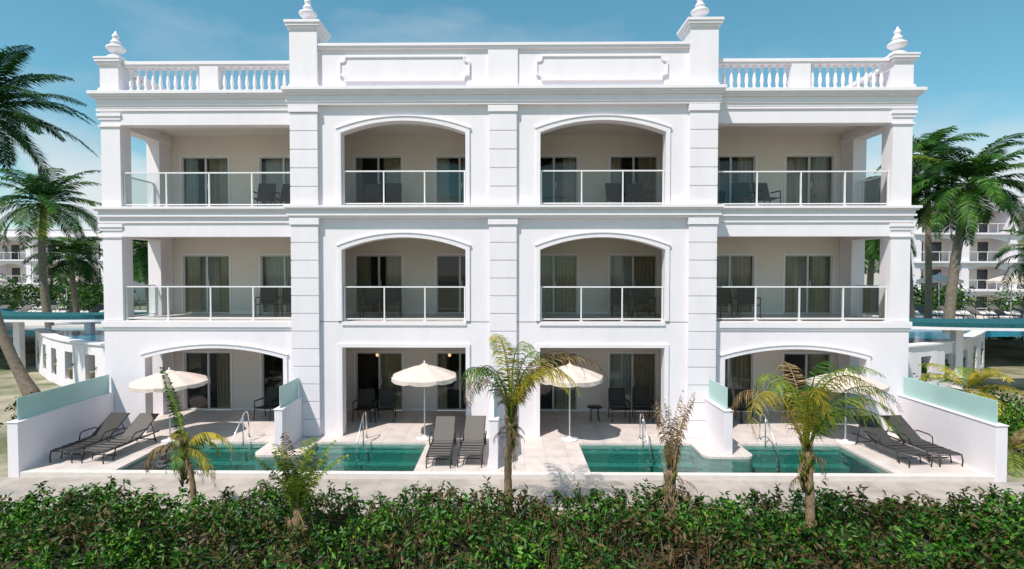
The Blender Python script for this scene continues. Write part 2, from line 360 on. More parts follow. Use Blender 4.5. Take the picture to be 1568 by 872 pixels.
for k,z in enumerate(F):
    for di,(a,b) in enumerate(doors):
        zt=z+2.13; y=3.06; f=.05
        for(x0,x1,z0,z1) in((a,a+f,z,zt),(b-f,b,z,zt),(a+f,b-f,zt-f,zt),(a+f,b-f,z,z+.06)):
            Dm.box(x0,x1,y-.04,y+.06,z0+.003,z1-.003,FRAME)
        c=(a+b)/2
        Dm.box(c-.035,c+.035,y-.02,y+.05,z+.06,zt-f,FRAME)
        Dm.box(c+.06,c+.09,y-.05,y-.02,z+.95,z+1.2,FRAME)
        Dm.add([(a+f,y+.02,z+.06),(b-f,y+.02,z+.06),(b-f,y+.02,zt-f),(a+f,y+.02,zt-f)],[(0,1,2,3)],DGLASS)
        s=rr.random()
        if rr.random()<.45: curtain(a+.05,b-.05,y+.30,z+.03,zt,CURTS,.03,.1)
        curtain(c+.02+s*.35,b-.02,y+.15,z+.03,zt,CURT,.04+.03*s)
        if rr.random()<.7: curtain(a+.02,a+.2+.35*rr.random(),y+.15,z+.03,zt,CURT)
        Dm.box(a-.05,a-.001,2.975,2.999,z+.09,zt+.05,TRIM); Dm.box(b+.001,b+.05,2.975,2.999,z+.09,zt+.05,TRIM); Dm.box(a-.001,b+.001,2.975,2.999,zt+.001,zt+.05,TRIM)
for x in(-4.9,5.3,-2.1): Dm.lathe([(0,0),(.05,.02),(.06,.07),(.04,.12),(0,.13)],(x,4.2,1.78),LAMPM,8)
Dm.obj('sliding_doors',hotel,fix=False)
R=MB()
def rail(p0,p1,z,n,end=True):
    p0=Vector(p0);p1=Vector(p1); d=p1-p0; L=d.length; d.normalize(); ang=math.atan2(d.y,d.x)
    def ob(c,l,w,h,zc,m): R.obox(Matrix.Translation((c.x,c.y,zc))@Matrix.Rotation(ang,4,'Z'),l,w,h,m)
    mid=(p0+p1)/2
    ob(mid,L,.055,.04,z+1.06,RAIL); ob(mid,L,.04,.035,z+.07,RAIL)
    for i in range(n+1):
        t=i/n; c=p0+(p1-p0)*t
        if i==0: c=c+d*.03
        if i==n: c=c-d*.03
        ob(c,.038,.05,1.037,z+.518,RAIL)
        ob(c,.12,.09,.02,z+.012,RAIL)
    for i in range(n):
        a=p0+(p1-p0)*(i/n)+d*.06; b=p0+(p1-p0)*((i+1)/n)-d*.06
        R.add([(a.x,a.y,z+.10),(b.x,b.y,z+.10),(b.x,b.y,z+1.03),(a.x,a.y,z+1.03)],[(0,1,2,3)],RGLASS)
for z in F[1:]:
    for sg in(-1,1):
        rail((sg*1.15,.12,0),(sg*4.93,.12,0),z,3)
        rail((sg*6.5,.32,0),(sg*11.89,.32,0),z,4)
        rail((sg*12.25,.70,0),(sg*12.25,2.28,0),z,1)
R.obj('balcony_railings',hotel,fix=False)

# ================================================================= GROUND / DECK / POOL
G=MB(); hx,hy0,hy1=12.3,-3.0,8.0; L=600
zg=-.16
G.add([(-L,-L,zg),(L,-L,zg),(L,hy0,zg),(-L,hy0,zg)],[(0,1,2,3)],GROUND)
G.add([(-L,hy1,zg),(L,hy1,zg),(L,L,zg),(-L,L,zg)],[(0,1,2,3)],GROUND)
G.add([(-L,hy0,zg),(-hx,hy0,zg),(-hx,hy1,zg),(-L,hy1,zg)],[(0,1,2,3)],GROUND)
G.add([(hx,hy0,zg),(L,hy0,zg),(L,hy1,zg),(hx,hy1,zg)],[(0,1,2,3)],GROUND)
G.obj('ground',fix=False)
D=MB()
yb,yf=-.62,-2.92
D.box(-12.5,12.5,yb,3.0,-.2,0,DECK)
for a,b in((-12.5,-9.9),(-2.25,2.25),(9.9,12.5)): D.box(a,b,yf,yb-.0005,-.2,-.0005,DECK)
D.box(-12.45,12.45,-3.1,yf,-.2,-.001,COPE)
for sg in(-1,1):
    x0,x1=5.55,6.95; r=.25; pts=[]
    pts.append((sg*x0,yb))
    for k in range(7):
        t=math.pi/2*k/6; pts.append((sg*(x0+r-r*math.cos(t)),-1.75+r-r*math.sin(t)))
    for k in range(7):
        t=math.pi/2*k/6; pts.append((sg*(x1-r+r*math.sin(t)),-1.75+r-r*math.cos(t)))
    pts.append((sg*x1,yb))
    D.prism(pts,-1.0,-.001,DECK,axis='z')
D.obj('pool_deck',bevel=.008)
for sg in(-1,1):
    P=MB(); a,b=sorted((sg*2.25,sg*9.9))
    P.box(a-.1,b+.1,yf-.1,yb+.1,-1.3,-1.2,POOL)
    P.box(a-.1,a+.02,yf,yb,-1.2,-.2,POOL); P.box(b-.02,b+.1,yf,yb,-1.2,-.2,POOL)
    P.box(a,b,yb-.02,yb+.1,-1.2,-.2,POOL); P.box(a,b,yf-.1,yf+.02,-1.2,-.2,POOL)
    for (u,w) in((2.3,5.5),(7.0,9.85)):
        for i in range(3): P.box(sg*u,sg*w,yb-.02,yb-.3*(i+1),-1.2,-.22-.27*i-.0,STEPM if i<2 else POOL)
    P.add([(a,yf,-.07),(b,yf,-.07),(b,yb,-.07),(a,yb,-.07)],[(0,1,2,3)],WATER)
    P.obj('swimming_pool',fix=False)
PV=MB(); PV.box(-30,30,-5.2,-3.1,-.3,-.13,PAVE); PV.box(-30,30,-5.3,-5.2,-.3,-.11,COPE); PV.obj('paved_path')
for sg in(-1,1):
    b_=MB(); b_.box(sg*12.22,sg*12.5,-3.12,.19,-.2,1.25,WHITE); b_.box(sg*12.20,sg*12.52,-3.14,.19,1.25,1.28,TRIM)
    b_.box(sg*12.33,sg*12.355,-3.0,.15,1.28,1.86,FROST)
    b_.obj('garden_wall',bevel=.01)
    b_=MB(); b_.box(sg*6.15,sg*6.38,-1.6,-.15,0,1.2,WHITE); b_.box(sg*6.13,sg*6.40,-1.62,-.15,1.2,1.23,TRIM)
    b_.box(sg*6.25,sg*6.275,-1.5,-.16,1.23,1.84,FROST); b_.obj('partition_wall',bevel=.01)
b_=MB(); b_.box(-.33,-.1,-2.75,-.12,0,1.25,WHITE); b_.box(-.35,-.08,-2.77,-.12,1.25,1.28,TRIM); b_.box(-.22,-.20,-2.6,-.14,1.28,1.86,FROST); b_.obj('partition_wall',bevel=.01)

for x in(-7.75,-4.15,4.15,7.75):
    H=MB()
    H.tube([(x,-.25,0),(x,-.27,.5),(x,-.32,.78),(x,-.42,.86),(x,-.55,.84),(x,-.9,.55),(x,-1.25,.2),(x,-1.35,.0),(x,-1.36,-.5)],.021,STEEL,8)
    H.tube([(x+.0,-.62,-.1),(x,-.62,.3),(x,-.62,.785)],.018,STEEL,8)
    H.lathe([(0,.02),(.05,.02),(.05,0)],(x,-.25,0),STEEL,12)
    H.obj('pool_handrail',fix=False)

def chair():
    C=MB(); w=.30
    for s in(-1,1):
        C.tube([(s*w,-.28,0),(s*w,-.25,.3),(s*w,-.24,.62),(s*w,-.18,.65),(s*w,.2,.64)],.017,BLACK,6)
        C.tube([(s*w*.96,.34,0),(s*w*.96,.26,.4),(s*w*.93,.33,.7),(s*w*.9,.42,1.0)],.017,BLACK,6)
        C.box(s*w-.03,s*w+.03,-.24,.24,.645,.668,BLACK)
        C.tube([(s*w*.9,-.25,.43),(s*w*.9,.27,.38)],.016,BLACK,6)
    C.tube([(-w,-.25,.42),(w,-.25,.42)],.016,BLACK,6); C.tube([(-w*.9,.42,1.0),(w*.9,.42,1.0)],.017,BLACK,6)
    C.prism([(-.25,.435),(0,.405),(.26,.39),(.26,.38),(0,.395),(-.25,.42)],-.26,.26,SLING,axis='x')
    C.prism([(.25,.42),(.33,.7),(.41,.98),(.42,.98),(.345,.7),(.265,.42)],-.26,.26,SLING,axis='x')
    return C.mesh('patio_chair')
CH=chair()
for z,xs in((F[0],(-8.15,-7.45,-4.75,-4.0,3.95,4.75,7.65,8.3)),(F[1],(-8.1,-7.35,-4.5,-3.8,4.0,4.75,7.5,8.25)),(F[2],(-8.1,-7.4,-4.45,-3.8,3.85,4.6,8.1,8.85))):
    for i,x in enumerate(xs):
        inst('patio_chair',CH,(x,1.75+random.uniform(-.1,.1),z),random.uniform(-.25,.25))
Tb=MB(); Tb.lathe([(0,.5),(.25,.5),(.25,.47),(0,.47)],(0,0,0),BLACK,20)
for a in range(4): Tb.tube([(.2*math.cos(a*1.57+.78),.2*math.sin(a*1.57+.78),0),(.15*math.cos(a*1.57+.78),.15*math.sin(a*1.57+.78),.48)],.013,BLACK,6)
TBm=Tb.mesh('side_table')
inst('side_table',TBm,(3.1,1.7,0))
def lounger(fab):
    C=MB(); w=.31
    for s in(-1,1):
        C.tube([(s*w,-.98,.30),(s*w,.98,.30)],.02,BLACK,6)
        C.tube([(s*w,-.98,.30),(s*w,-1.02,.15),(s*w,-1.0,0)],.018,BLACK,6); C.tube([(s*w,.75,.3),(s*w,.85,0)],.018,BLACK,6)
        C.tube([(s*w,-.6,.3),(s*w,-.7,0)],.016,BLACK,6)
        C.tube([(s*w*.93,.25,.32),(s*w*.93,.98,.80)],.018,BLACK,6)
        C.tube([(s*(w+.02),-.1,.3),(s*(w+.04),-.05,.48),(s*(w+.04),.05,.52),(s*(w+.04),.42,.52),(s*(w+.02),.52,.48)],.018,BLACK,6)
        C.tube([(s*w*.9,.7,.6),(s*w*.9,.82,.3)],.012,BLACK,6)
    for y,z in((-.98,.30),(-.6,.1),(.85,.08),(.98,.80)): C.tube([(-w,y,z),(w,y,z)],.016,BLACK,6)
    C.prism([(-.96,.315),(-.3,.30),(.25,.325),(.6,.545),(.97,.80),(.97,.815),(.6,.565),(.24,.345),(-.3,.32),(-.96,.335)],-.28,.28,fab,axis='x')
    for k in range(6):
        y=-.9+k*.21; C.box(-.285,.285,y,y+.03,.327,.342,BLACK)
    return C.mesh('sun_lounger')
LD=lounger(SLING); LG=lounger(SLINGG)
inst('sun_lounger',LD,(-11.62,-1.45,0),-.08); inst('sun_lounger',LG,(-10.72,-1.5,0),-.10)
inst('sun_lounger',LD,(10.75,-1.5,0),.10); inst('sun_lounger',LD,(11.6,-1.45,0),.08)
inst('sun_lounger',LG,(-1.66,-1.72,0),.02); inst('sun_lounger',LG,(-.82,-1.65,0),-.02)
def umbrella():
    U=MB(); U.tube([(0,0,.05),(0,0,2.42)],.022,RAIL,10)
    U.lathe([(0,.10),(.06,.10),(.07,.055),(.26,.05),(.28,0),(0,0)],(0,0,0),RAIL,20)
    n=8; R0=1.07; v=[];f=[]; rings=[(.03,2.40),(.35,2.33),(.72,2.20),(R0,2.05)]
    seg=32
    def rad(a,r):
        k=(a/(2*math.pi)*n)%1; return r*(1-.07*(1-abs(2*k-1))*(1))
    for ri,(r,z) in enumerate(rings):
        for j in range(seg):
            a=2*math.pi*j/seg; k=(j%4)/4; sag=(1-abs(2*k-1))*.03*(ri/3)
            rr_=rad(a,r); v.append((rr_*math.cos(a),rr_*math.sin(a),z-sag))
    zs=[2.05-.10,2.05-.15,2.05-.16,2.05-.15]
    for j in range(seg):
        a=2*math.pi*j/seg; rr_=rad(a,R0)*1.005; v.append((rr_*math.cos(a),rr_*math.sin(a),zs[j%4]))
    for i in range(4):
        for j in range(seg): f.append((i*seg+j,i*seg+(j+1)%seg,(i+1)*seg+(j+1)%seg,(i+1)*seg+j))
    U.add(v,f,CANVAS,False)
    U.lathe([(.17,2.37),(.05,2.44),(0,2.45)],(0,0,0),CANVAS,16); U.lathe([(0,2.53),(.02,2.51),(.03,2.48),(.02,2.44)],(0,0,0),RAIL,8)
    for j in range(n):
        a=2*math.pi*j/n; U.tube([(.03*math.cos(a),.03*math.sin(a),2.36),(1.05*math.cos(a),1.05*math.sin(a),2.03)],.009,RAIL,5)
        U.tube([(.03*math.cos(a),.03*math.sin(a),1.9),(.55*math.cos(a),.55*math.sin(a),2.2)],.007,RAIL,5)
    return U.mesh('patio_umbrella')
UM=umbrella()
inst('patio_umbrella',UM,(-10.02,-.5,0),.2,(1,1,.87)); inst('patio_umbrella',UM,(-2.38,-.25,0),.5,(.95,.95,.94)); inst('patio_umbrella',UM,(2.02,-.3,0),.1,(.95,.95,.94)); inst('patio_umbrella',UM,(10.2,-.45,0),.3,(.98,.98,.87))

# ================================================================= VEGETATION
def leaves_mesh(name,P,Nrm,size,m,aspect=.45,fold=.25,extra=None):
    n=len(P); Nrm=Nrm/np.linalg.norm(Nrm,axis=1,keepdims=True)
    r=np.random.normal(size=(n,3)); d=np.cross(Nrm,r); d/=np.linalg.norm(d,axis=1,keepdims=True)
    s=np.cross(Nrm,d); L=size*np.random.uniform(.6,1.25,(n,1))
    b=P; t=P+d*L-Nrm*L*.12; l=P+d*L*.5+s*L*aspect*.5+Nrm*L*fold*.3; q=P+d*L*.5-s*L*aspect*.5+Nrm*L*fold*.3
    V=np.stack([b,l,t,q],1).reshape(-1,3)
    idx=np.arange(n)[:,None]*4
    Fc=np.concatenate([idx+np.array([[0,1,2]]),idx+np.array([[0,2,3]])],1).reshape(-1,3)
    me=bpy.data.meshes.new(name); me.vertices.add(len(V)); me.vertices.foreach_set('co',V.ravel())
    me.loops.add(len(Fc)*3); me.loops.foreach_set('vertex_index',Fc.ravel().astype(np.int32))
    me.polygons.add(len(Fc)); me.polygons.foreach_set('loop_start',np.arange(0,len(Fc)*3,3,dtype=np.int32)); me.polygons.foreach_set('loop_total',np.full(len(Fc),3,dtype=np.int32))
    me.update(calc_edges=True); me.validate(); me.materials.append(m)
    o=bpy.data.objects.new(name,me); S.collection.objects.link(o); return o
def hh(x,y):
    return (.40+.09*np.sin(x*1.7+y*.6)+.08*np.sin(x*3.9+1.2)*np.sin(y*3.1+.5)+.06*np.sin(x*8.1+y*5.)+.05*np.sin(x*13.7-y*9.)+.05*np.clip((-5.5-y),0,4)
            -.30*np.clip(1-(-5.15-y)/.35,0,1)**2-.36*np.clip(-7.2-y,0,2.5)**1.2)
hedge=empty('hedge')
n=80000
x=np.random.uniform(-14.5,14.5,n); y=np.random.uniform(-9.8,-5.15,n)
clump=np.sin(x*5.1+2*np.sin(y*2.3))*np.sin(y*6.3+1.5*np.sin(x*3.1))+.6*np.sin(x*11+y*4)*np.sin(y*13-x*2)
keep=np.random.uniform(-1.1,.8,n)<clump; x=x[keep];y=y[keep]; cl=clump[keep]; n=len(x)
z=hh(x,y)+.06*cl-np.random.uniform(0,1,n)**1.5*.40
nr=np.stack([np.random.normal(0,.6,n),np.random.normal(-.15,.6,n),np.random.uniform(.3,1.1,n)],1)
o=leaves_mesh('hedge_leaves',np.stack([x,y,z],1),nr,.13,HLEAF,.42); o.parent=hedge
ns=2800; P=[];NN=[]
SH=MB()
for i in range(ns):
    X=random.uniform(-14,14); Y=random.uniform(-9.4,-5.25); Z=float(hh(X,Y))-.05; h=random.uniform(.06,.30)
    dx,dy=random.uniform(-.08,.08),random.uniform(-.08,.08)
    k=int(h/.035)+2
    for j in range(k):
        t=j/(k-1)
        for q in(0,3.14):
            P.append((X+dx*t,Y+dy*t,Z+h*t)); a=j*1.57+q+random.uniform(-.4,.4); NN.append((math.cos(a)*.8,math.sin(a)*.8,random.uniform(.5,.9)))
    if i%2==0: SH.tube([(X,Y,Z-.2),(X+dx,Y+dy,Z+h)],.004,SOIL,3,cap=False)
for i in range(1500):
    X=random.gauss(1.5,4.5); Y=random.uniform(-8.8,-5.4); Z=float(hh(X,Y))-.2
    SH.tube([(X,Y,Z),(X+random.uniform(-.1,.1),Y+random.uniform(-.1,.1),Z+random.uniform(.15,.4))],.004,PBROWN,3,cap=False)
o=leaves_mesh('hedge_shoots',np.array(P),np.array(NN),.125,HLEAF,.4); o.parent=hedge
SH.obj('hedge_stems',hedge,fix=False)
gx=np.linspace(-15,15,150); gy=np.linspace(-10.5,-5.2,40); V=[(a,b,float(hh(a,b))-.34) for b in gy for a in gx]
Fh=[(j*150+i,j*150+i+1,(j+1)*150+i+1,(j+1)*150+i) for j in range(39) for i in range(149)]
hb=MB(); hb.add(V,Fh,SOIL,True); hb.obj('hedge_undergrowth',hedge,fix=False)

def frond(mb,P,az,el,Lf,droop,m,rg,wind=(0,0,0),nl=34,ll=.55,lw=.03,hang=.5,mr=None,ragged=0.,start=.14,dexp=1.4):
    st=16; pts=[Vector(P)]; dirs=[]; wind=Vector(wind)
    for i in range(st):
        t=i/st; e=el-droop*(t**dexp)
        d=Vector((math.cos(az)*math.cos(e),math.sin(az)*math.cos(e),math.sin(e)))+wind*(t**(dexp-.4))
        d.normalize(); dirs.append(d); pts.append(pts[-1]+d*(Lf/st))
    dirs.append(dirs[-1])
    mb.tube(pts[:-1],[.018*(1-.8*i/st)*max(.6,Lf/2.5) for i in range(st)],mr or m,3,cap=False)
    for k in range(nl):
        t=start+(.99-start)*k/(nl-1); u=t*st; i=min(int(u),st-1); fr=u-i
        p=pts[i].lerp(pts[i+1],fr); f=dirs[i]
        side=f.cross(Vector((0,0,1)))
        if side.length<.1: side=Vector((math.sin(az),-math.cos(az),0))
        side.normalize()
        l0=ll*(math.sin(math.pi*(t*.80+.14))**.8)
        for s in(-1,1):
            if rg.random()<ragged: continue
            l=l0*rg.uniform(.75,1.1)
            h=hang*rg.uniform(.6,1.4)
            d=(side*s*.85+f*.6+Vector((0,0,.25-h*.5))+wind*.5); d.normalize()
            d2=(d+Vector((0,0,-h*1.1))+wind*.5).normalized()
            w=lw*rg.uniform(.8,1.2); fw=f*w*.5
            a=p; b=p+d*l*.5; c=b+d2*l*.5
            mb.add([a-fw*.5,a+fw*.5,b+fw,b-fw,c],[(0,1,2,3),(3,2,4)],m)
def palm(name,base,top,ctrl,Lf,n,seed,r0,r1,mats,droop=1.5,wind=(0,0,0),el=(-.5,1.25),nl=34,ll=.6,lw=.035,hang=.5,trunk=TRUNK,ragged=0.,azr=None,husk=False,extra=None,dexp=1.4,dead=10):
    rg=random.Random(seed); mb=MB(); base=Vector(base); top=Vector(top); ctrl=Vector(ctrl)
    st=22; pts=[];rs=[]
    for i in range(st+1):
        t=i/st; pts.append(base*(1-t)**2+ctrl*2*t*(1-t)+top*t*t)
        rs.append((r0*(1-t)+r1*t)*(1+.08*(i%2)+(.25*rg.random() if husk else 0))*(1+.5*max(0,.12-t)/.12))
    mb.tube(pts,rs,trunk,10)
    if husk:
        for i in range(34):
            a=rg.uniform(0,6.28); zz=rg.uniform(-.8,.12); b=top+Vector((math.cos(a)*r1*.8,math.sin(a)*r1*.8,zz)); L_=rg.uniform(.15,.5)
            e=b+Vector((math.cos(a)*.10,math.sin(a)*.10,L_*.9)); mb.tube([b,(b+e)/2+Vector((0,0,.02)),e],[.032,.022,.005],rg.choice([HUSK,HUSK,PLIME]),4)
        for i in range(dead):
            a=rg.uniform(0,6.28); frond(mb,top+Vector((0,0,rg.uniform(-.6,0))),a,rg.uniform(-.2,.6),rg.uniform(.4,.75),2.2,PBROWN,rg,(.2,0,-.3),12,.16,.02,1.2,None,.3)
    for i in range(n):
        a=(azr[0]+rg.random()*(azr[1]-azr[0])) if azr else (i*2.399+rg.uniform(-.25,.25))
        u=(i+.5)/n; e=el[1]+(el[0]-el[1])*u+rg.uniform(-.12,.12)
        m=rg.choices([q[0] for q in mats],[q[1]*(1 if len(q)<3 else (u if q[2]>0 else 1-u)) for q in mats])[0]
        frond(mb,top,a,e,Lf*rg.uniform(.75,1.1),droop*rg.uniform(.8,1.2),m,rg,wind,nl,ll,lw,hang,None,ragged,dexp=dexp)
    if extra: extra(mb,top,rg)
    return mb.obj(name,fix=False)
GR=[(PGREEN,3),(PDARK,1.5),(PLIME,.4)]
DK=[(PDARK,3),(PGREEN,1)]
palm('palm_tree',(-18.6,4.6,-.16),(-20.6,4.6,11.4),(-21.8,4.6,5),3.9,40,1,.2,.13,[(PDARK,1)],1.3,(.12,0,0),nl=60,ll=.8,lw=.06)
palm('palm_tree',(-25.2,13.5,-.16),(-26.0,13.6,8.9),(-26.6,13.6,4),3.5,34,2,.24,.15,GR,1.4,(.15,0,0),nl=50,ll=.85,lw=.065)
palm('palm_tree',(-20.9,15,-.16),(-21.3,15,6.6),(-21,15,3),2.6,24,3,.2,.14,GR,1.6,nl=36,ll=.8,lw=.08)
palm('palm_tree',(-27.5,18,-.16),(-28.2,18,6.0),(-28,18,3),3.0,26,4,.2,.14,DK,1.6,nl=36,ll=.9,lw=.08)
palm('palm_tree',(23.0,11.6,-.16),(24.0,11.6,9.5),(22.9,11.6,5),3.8,42,5,.27,.17,[(PGREEN,3),(PDARK,1),(PLIME,1)],1.5,(.14,0,0),nl=56,ll=.9,lw=.065)
palm('palm_tree',(26.2,17,-.16),(25.9,17,12.2),(26.2,17,5),3.2,30,6,.2,.14,GR,1.6,nl=42,ll=.9,lw=.07)
palm('palm_tree',(20.6,14,-.16),(20.7,14,7.2),(20.4,14,3),2.8,26,7,.2,.14,DK,1.7,nl=38,ll=.9,lw=.08)
palm('palm_tree',(31.0,15,-.16),(31.3,15,6.0),(31,15,3),3.0,24,8,.2,.14,GR,1.6,nl=38,ll=.9,lw=.07)
palm('palm_tree',(-24.5,22,-.16),(-24.3,22,7.0),(-24,22,3),3.0,22,9,.2,.14,GR,1.6,nl=34,ll=.9,lw=.09)
palm('palm_tree',(23.4,14.5,-.16),(22.7,14.5,9.4),(23.2,14.5,4),2.4,26,19,.2,.14,DK,1.8,nl=40,ll=.9,lw=.08)
palm('garden_palm',(14.9,1.0,-.16),(15.0,1.0,1.2),(14.9,1.0,.5),1.8,16,10,.12,.09,[(PLIME,2),(PYEL,2)],1.5,nl=28,ll=.5,lw=.05)
palm('garden_palm',(13.6,-2.0,-.16),(13.6,-2.0,.3),(13.6,-2,.1),1.1,12,11,.1,.07,[(PYEL,1),(PLIME,2),(PBROWN,.6)],1.4,nl=20,ll=.35,lw=.035)
palm('garden_palm',(-13.9,-.5,-.16),(-13.9,-.5,.3),(-13.9,-.5,.1),1.1,14,12,.1,.07,[(PGREEN,1),(PDARK,2)],1.4,nl=22,ll=.4,lw=.045)
YM=[(PLIME,3),(PYEL,1),(PGREEN,2.5),(PBROWN,1.2,1)]
palm('young_palm',(.20,-5.45,-.1),(.22,-5.4,2.05),(.10,-5.4,.9),2.75,14,21,.085,.06,YM,3.1,(.50,0,-.15),el=(1.15,1.57),nl=54,ll=.42,lw=.022,hang=1.2,trunk=HUSK,ragged=.12,husk=True,dexp=2.1)
palm('young_palm',(5.55,-6.8,-.1),(5.52,-6.8,1.85),(5.65,-6.8,.7),2.75,13,22,.075,.055,YM,3.1,(.65,0,-.15),el=(1.15,1.57),nl=54,ll=.42,lw=.021,hang=1.2,trunk=HUSK,ragged=.12,husk=True,dexp=2.1)
def ex1(mb,top,rg):
    frond(mb,top,math.pi*.97,1.42,1.8,.3,PGREEN,rg,nl=44,ll=.26,lw=.032,hang=.6)
    frond(mb,top,math.pi*1.3,1.5,1.5,.4,PLIME,rg,nl=36,ll=.22,lw=.028,hang=.6)
palm('young_palm',(-6.4,-5.45,-.1),(-6.6,-5.4,1.35),(-6.35,-5.4,.7),1.3,7,23,.06,.04,[(PYEL,3),(PBROWN,.6),(PLIME,1)],2.7,(.5,0,-.35),el=(.2,1.1),nl=38,ll=.32,lw=.026,hang=1.2,trunk=HUSK,ragged=.1,husk=True,extra=ex1,dead=4)
palm('young_palm',(3.35,-6.0,-.1),(3.35,-6.0,1.2),(3.3,-6,.5),1.5,9,24,.085,.075,[(PBROWN,4),(PLIME,.4),(HUSK,1)],.35,(.03,0,0),el=(1.25,1.56),nl=34,ll=.24,lw=.024,hang=2.2,trunk=HUSK,ragged=.25,husk=True)
palm('young_palm',(-3.6,-7.0,-.1),(-3.6,-7.0,.85),(-3.6,-7,.3),1.3,15,25,.09,.08,[(PBROWN,1),(PGREEN,1.5),(PLIME,2)],.6,(.03,0,0),el=(1.0,1.5),nl=30,ll=.26,lw=.028,hang=.8,trunk=HUSK,ragged=.12,husk=True)

def cloud(name,cs,n,size,m=TLEAF):
    P=[];NN=[]
    tot=sum(c[3]*c[4]*c[5] for c in cs)
    for cx,cy,cz,rx,ry,rz in cs:
        k=int(n*rx*ry*rz/tot)
        d=np.random.normal(size=(k,3)); d/=np.linalg.norm(d,axis=1,keepdims=True)
        r=np.random.uniform(.45,1.05,(k,1))*(1+.18*np.sin(d[:,:1]*7+cx)+.15*np.sin(d[:,2:]*9+cy))
        P.append(np.array([cx,cy,cz])+d*r*np.array([rx,ry,rz])); NN.append(d+np.random.normal(0,.6,(k,3)))
    return leaves_mesh(name,np.concatenate(P),np.concatenate(NN),size,m,.6)
rg=random.Random(11)
cs=[]
for i in range(26): cs.append((rg.uniform(-52,-22),rg.uniform(24,38),rg.uniform(.6,3.0),rg.uniform(1.2,2.8),1.6,rg.uniform(.8,2.4)))
cloud('tree_mass',cs,15000,.32)
cs=[]
for i in range(26): cs.append((rg.uniform(24,56),rg.uniform(24,38),rg.uniform(.6,2.4),rg.uniform(1.2,2.8),1.6,rg.uniform(.8,2.2)))
cloud('tree_mass',cs,15000,.32)
cs=[]
for i in range(90):
    X=rg.uniform(-260,260); cs.append((X,rg.uniform(120,150),rg.uniform(2,4),rg.uniform(6,12),4,rg.uniform(3,5.5)))
cloud('distant_trees',cs,22000,1.1)
cloud('garden_shrub',[(-14.6,.5,.4,.9,.9,.6),(-13.3,2.0,.5,.6,.9,.7),(-16,2.5,.3,1.4,.8,.5)],5200,.12,PDARK)
cloud('garden_shrub',[(14.2,-.6,.4,1.0,.9,.7),(15.6,.3,.5,1.1,.9,.8),(13.4,.9,.7,.6,.7,.9),(16.8,-1,.3,1,.9,.6),(14.4,-2.3,.1,.7,.6,.45)],7200,.12,HLEAF)

# ================================================================= SURROUNDINGS
def terrace(sg,name):
    e=empty(name); t=MB()
    pts=[(13.6,5.2),(15.2,5.6),(16.8,6.1),(18.4,6.8),(20.0,7.7),(21.6,8.9),(23.2,10.3),(25,12)]
    for (x0,y0),(x1,y1) in zip(pts[:-1],pts[1:]):
        p0=Vector((sg*x0,y0,0));p1=Vector((sg*x1,y1,0)); d=p1-p0; Ln=d.length; ang=math.atan2(d.y,d.x); c=(p0+p1)/2
        M=lambda u,v,z: Matrix.Translation(c)@Matrix.Rotation(ang,4,'Z')@Matrix.Translation((u,v,z))
        sgn=1 if sg>0 else -1
        t.obox(M(-Ln*.3,0,.9),Ln*.42,.35,2.1,WHITE); t.obox(M(Ln*.42,0,.9),Ln*.2,.35,2.1,WHITE)
        t.obox(M(Ln*.115,0,1.72),Ln*.41,.34,.46,WHITE); t.obox(M(Ln*.115,0,.05),Ln*.41,.34,.4,WHITE)
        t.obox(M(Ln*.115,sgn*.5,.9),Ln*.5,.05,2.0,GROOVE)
        q=(c+d.normalized()*Ln*.115)
        t.lathe([(0,0),(.14,0),(.19,.45),(.2,.5),(0,.5)],(q.x,q.y,.25),POT,10)
        t.obox(M(0,0,1.98),Ln+.05,.5,.07,TRIM)
    inner=[(sg*x,y+.2) for x,y in pts]
    poly=inner+[(sg*40,14),(sg*40,19),(sg*15,19),(sg*13.6,12)]
    t.prism(poly,1.6,1.9,BLUEW,axis='z')
    t.prism([(sg*13,12.5),(sg*40,14.5),(sg*40,26),(sg*13,26)],1.55,2.02,COPE,axis='z')
    t.obj('pool_terrace',e)
    for (x0,y0),(x1,y1) in zip(pts[:-1],pts[1:]):
        c=Vector((sg*(x0+x1)/2,(y0+y1)/2,.95)); c+=Vector((sg*(x1-x0),(y1-y0),0))*.115*sg*1
        o=cloud('planter_foliage',[(c.x,c.y,c.z,.2,.2,.28)],260,.1,PGREEN); o.parent=e
    k=MB(); out=[];inn=[]
    cx,cy=sg*22.5,(11.6 if sg>0 else 15)
    for i in range(41):
        a=math.pi*1.0+ (math.pi*1.0)*i/40
        out.append((cx+9.6*math.cos(a),cy+5.6*math.sin(a))); inn.append((cx+6.8*math.cos(a),cy+3.2*math.sin(a)))
    for i in range(40):
        k.prism([out[i],out[i+1],inn[i+1],inn[i]],2.72,2.90,TEAL,axis='z')
        k.prism([out[i],out[i+1],inn[i+1],inn[i]],2.6,2.719,TRIM,axis='z')
    for i in range(4,38,6):
        p=((out[i][0]+inn[i][0])/2,(out[i][1]+inn[i][1])/2); k.box(p[0]-.16,p[0]+.16,p[1]-.16,p[1]+.16,-.1,2.6,WHITE)
    k.obj('canopy',e)
    k=MB()
    for i in range(14):
        xx=sg*(16+i*1.5); k.box(xx-.03,xx+.03,19.2,19.26,2.02,3.1,BLACK)
    k.box(sg*16,sg*35.5,19.2,19.26,3.06,3.12,BLACK); k.box(sg*16,sg*35.5,19.2,19.26,2.5,2.54,BLACK); k.obj('terrace_fence',e)
terrace(-1,'pool_pavilion'); terrace(1,'pool_pavilion')

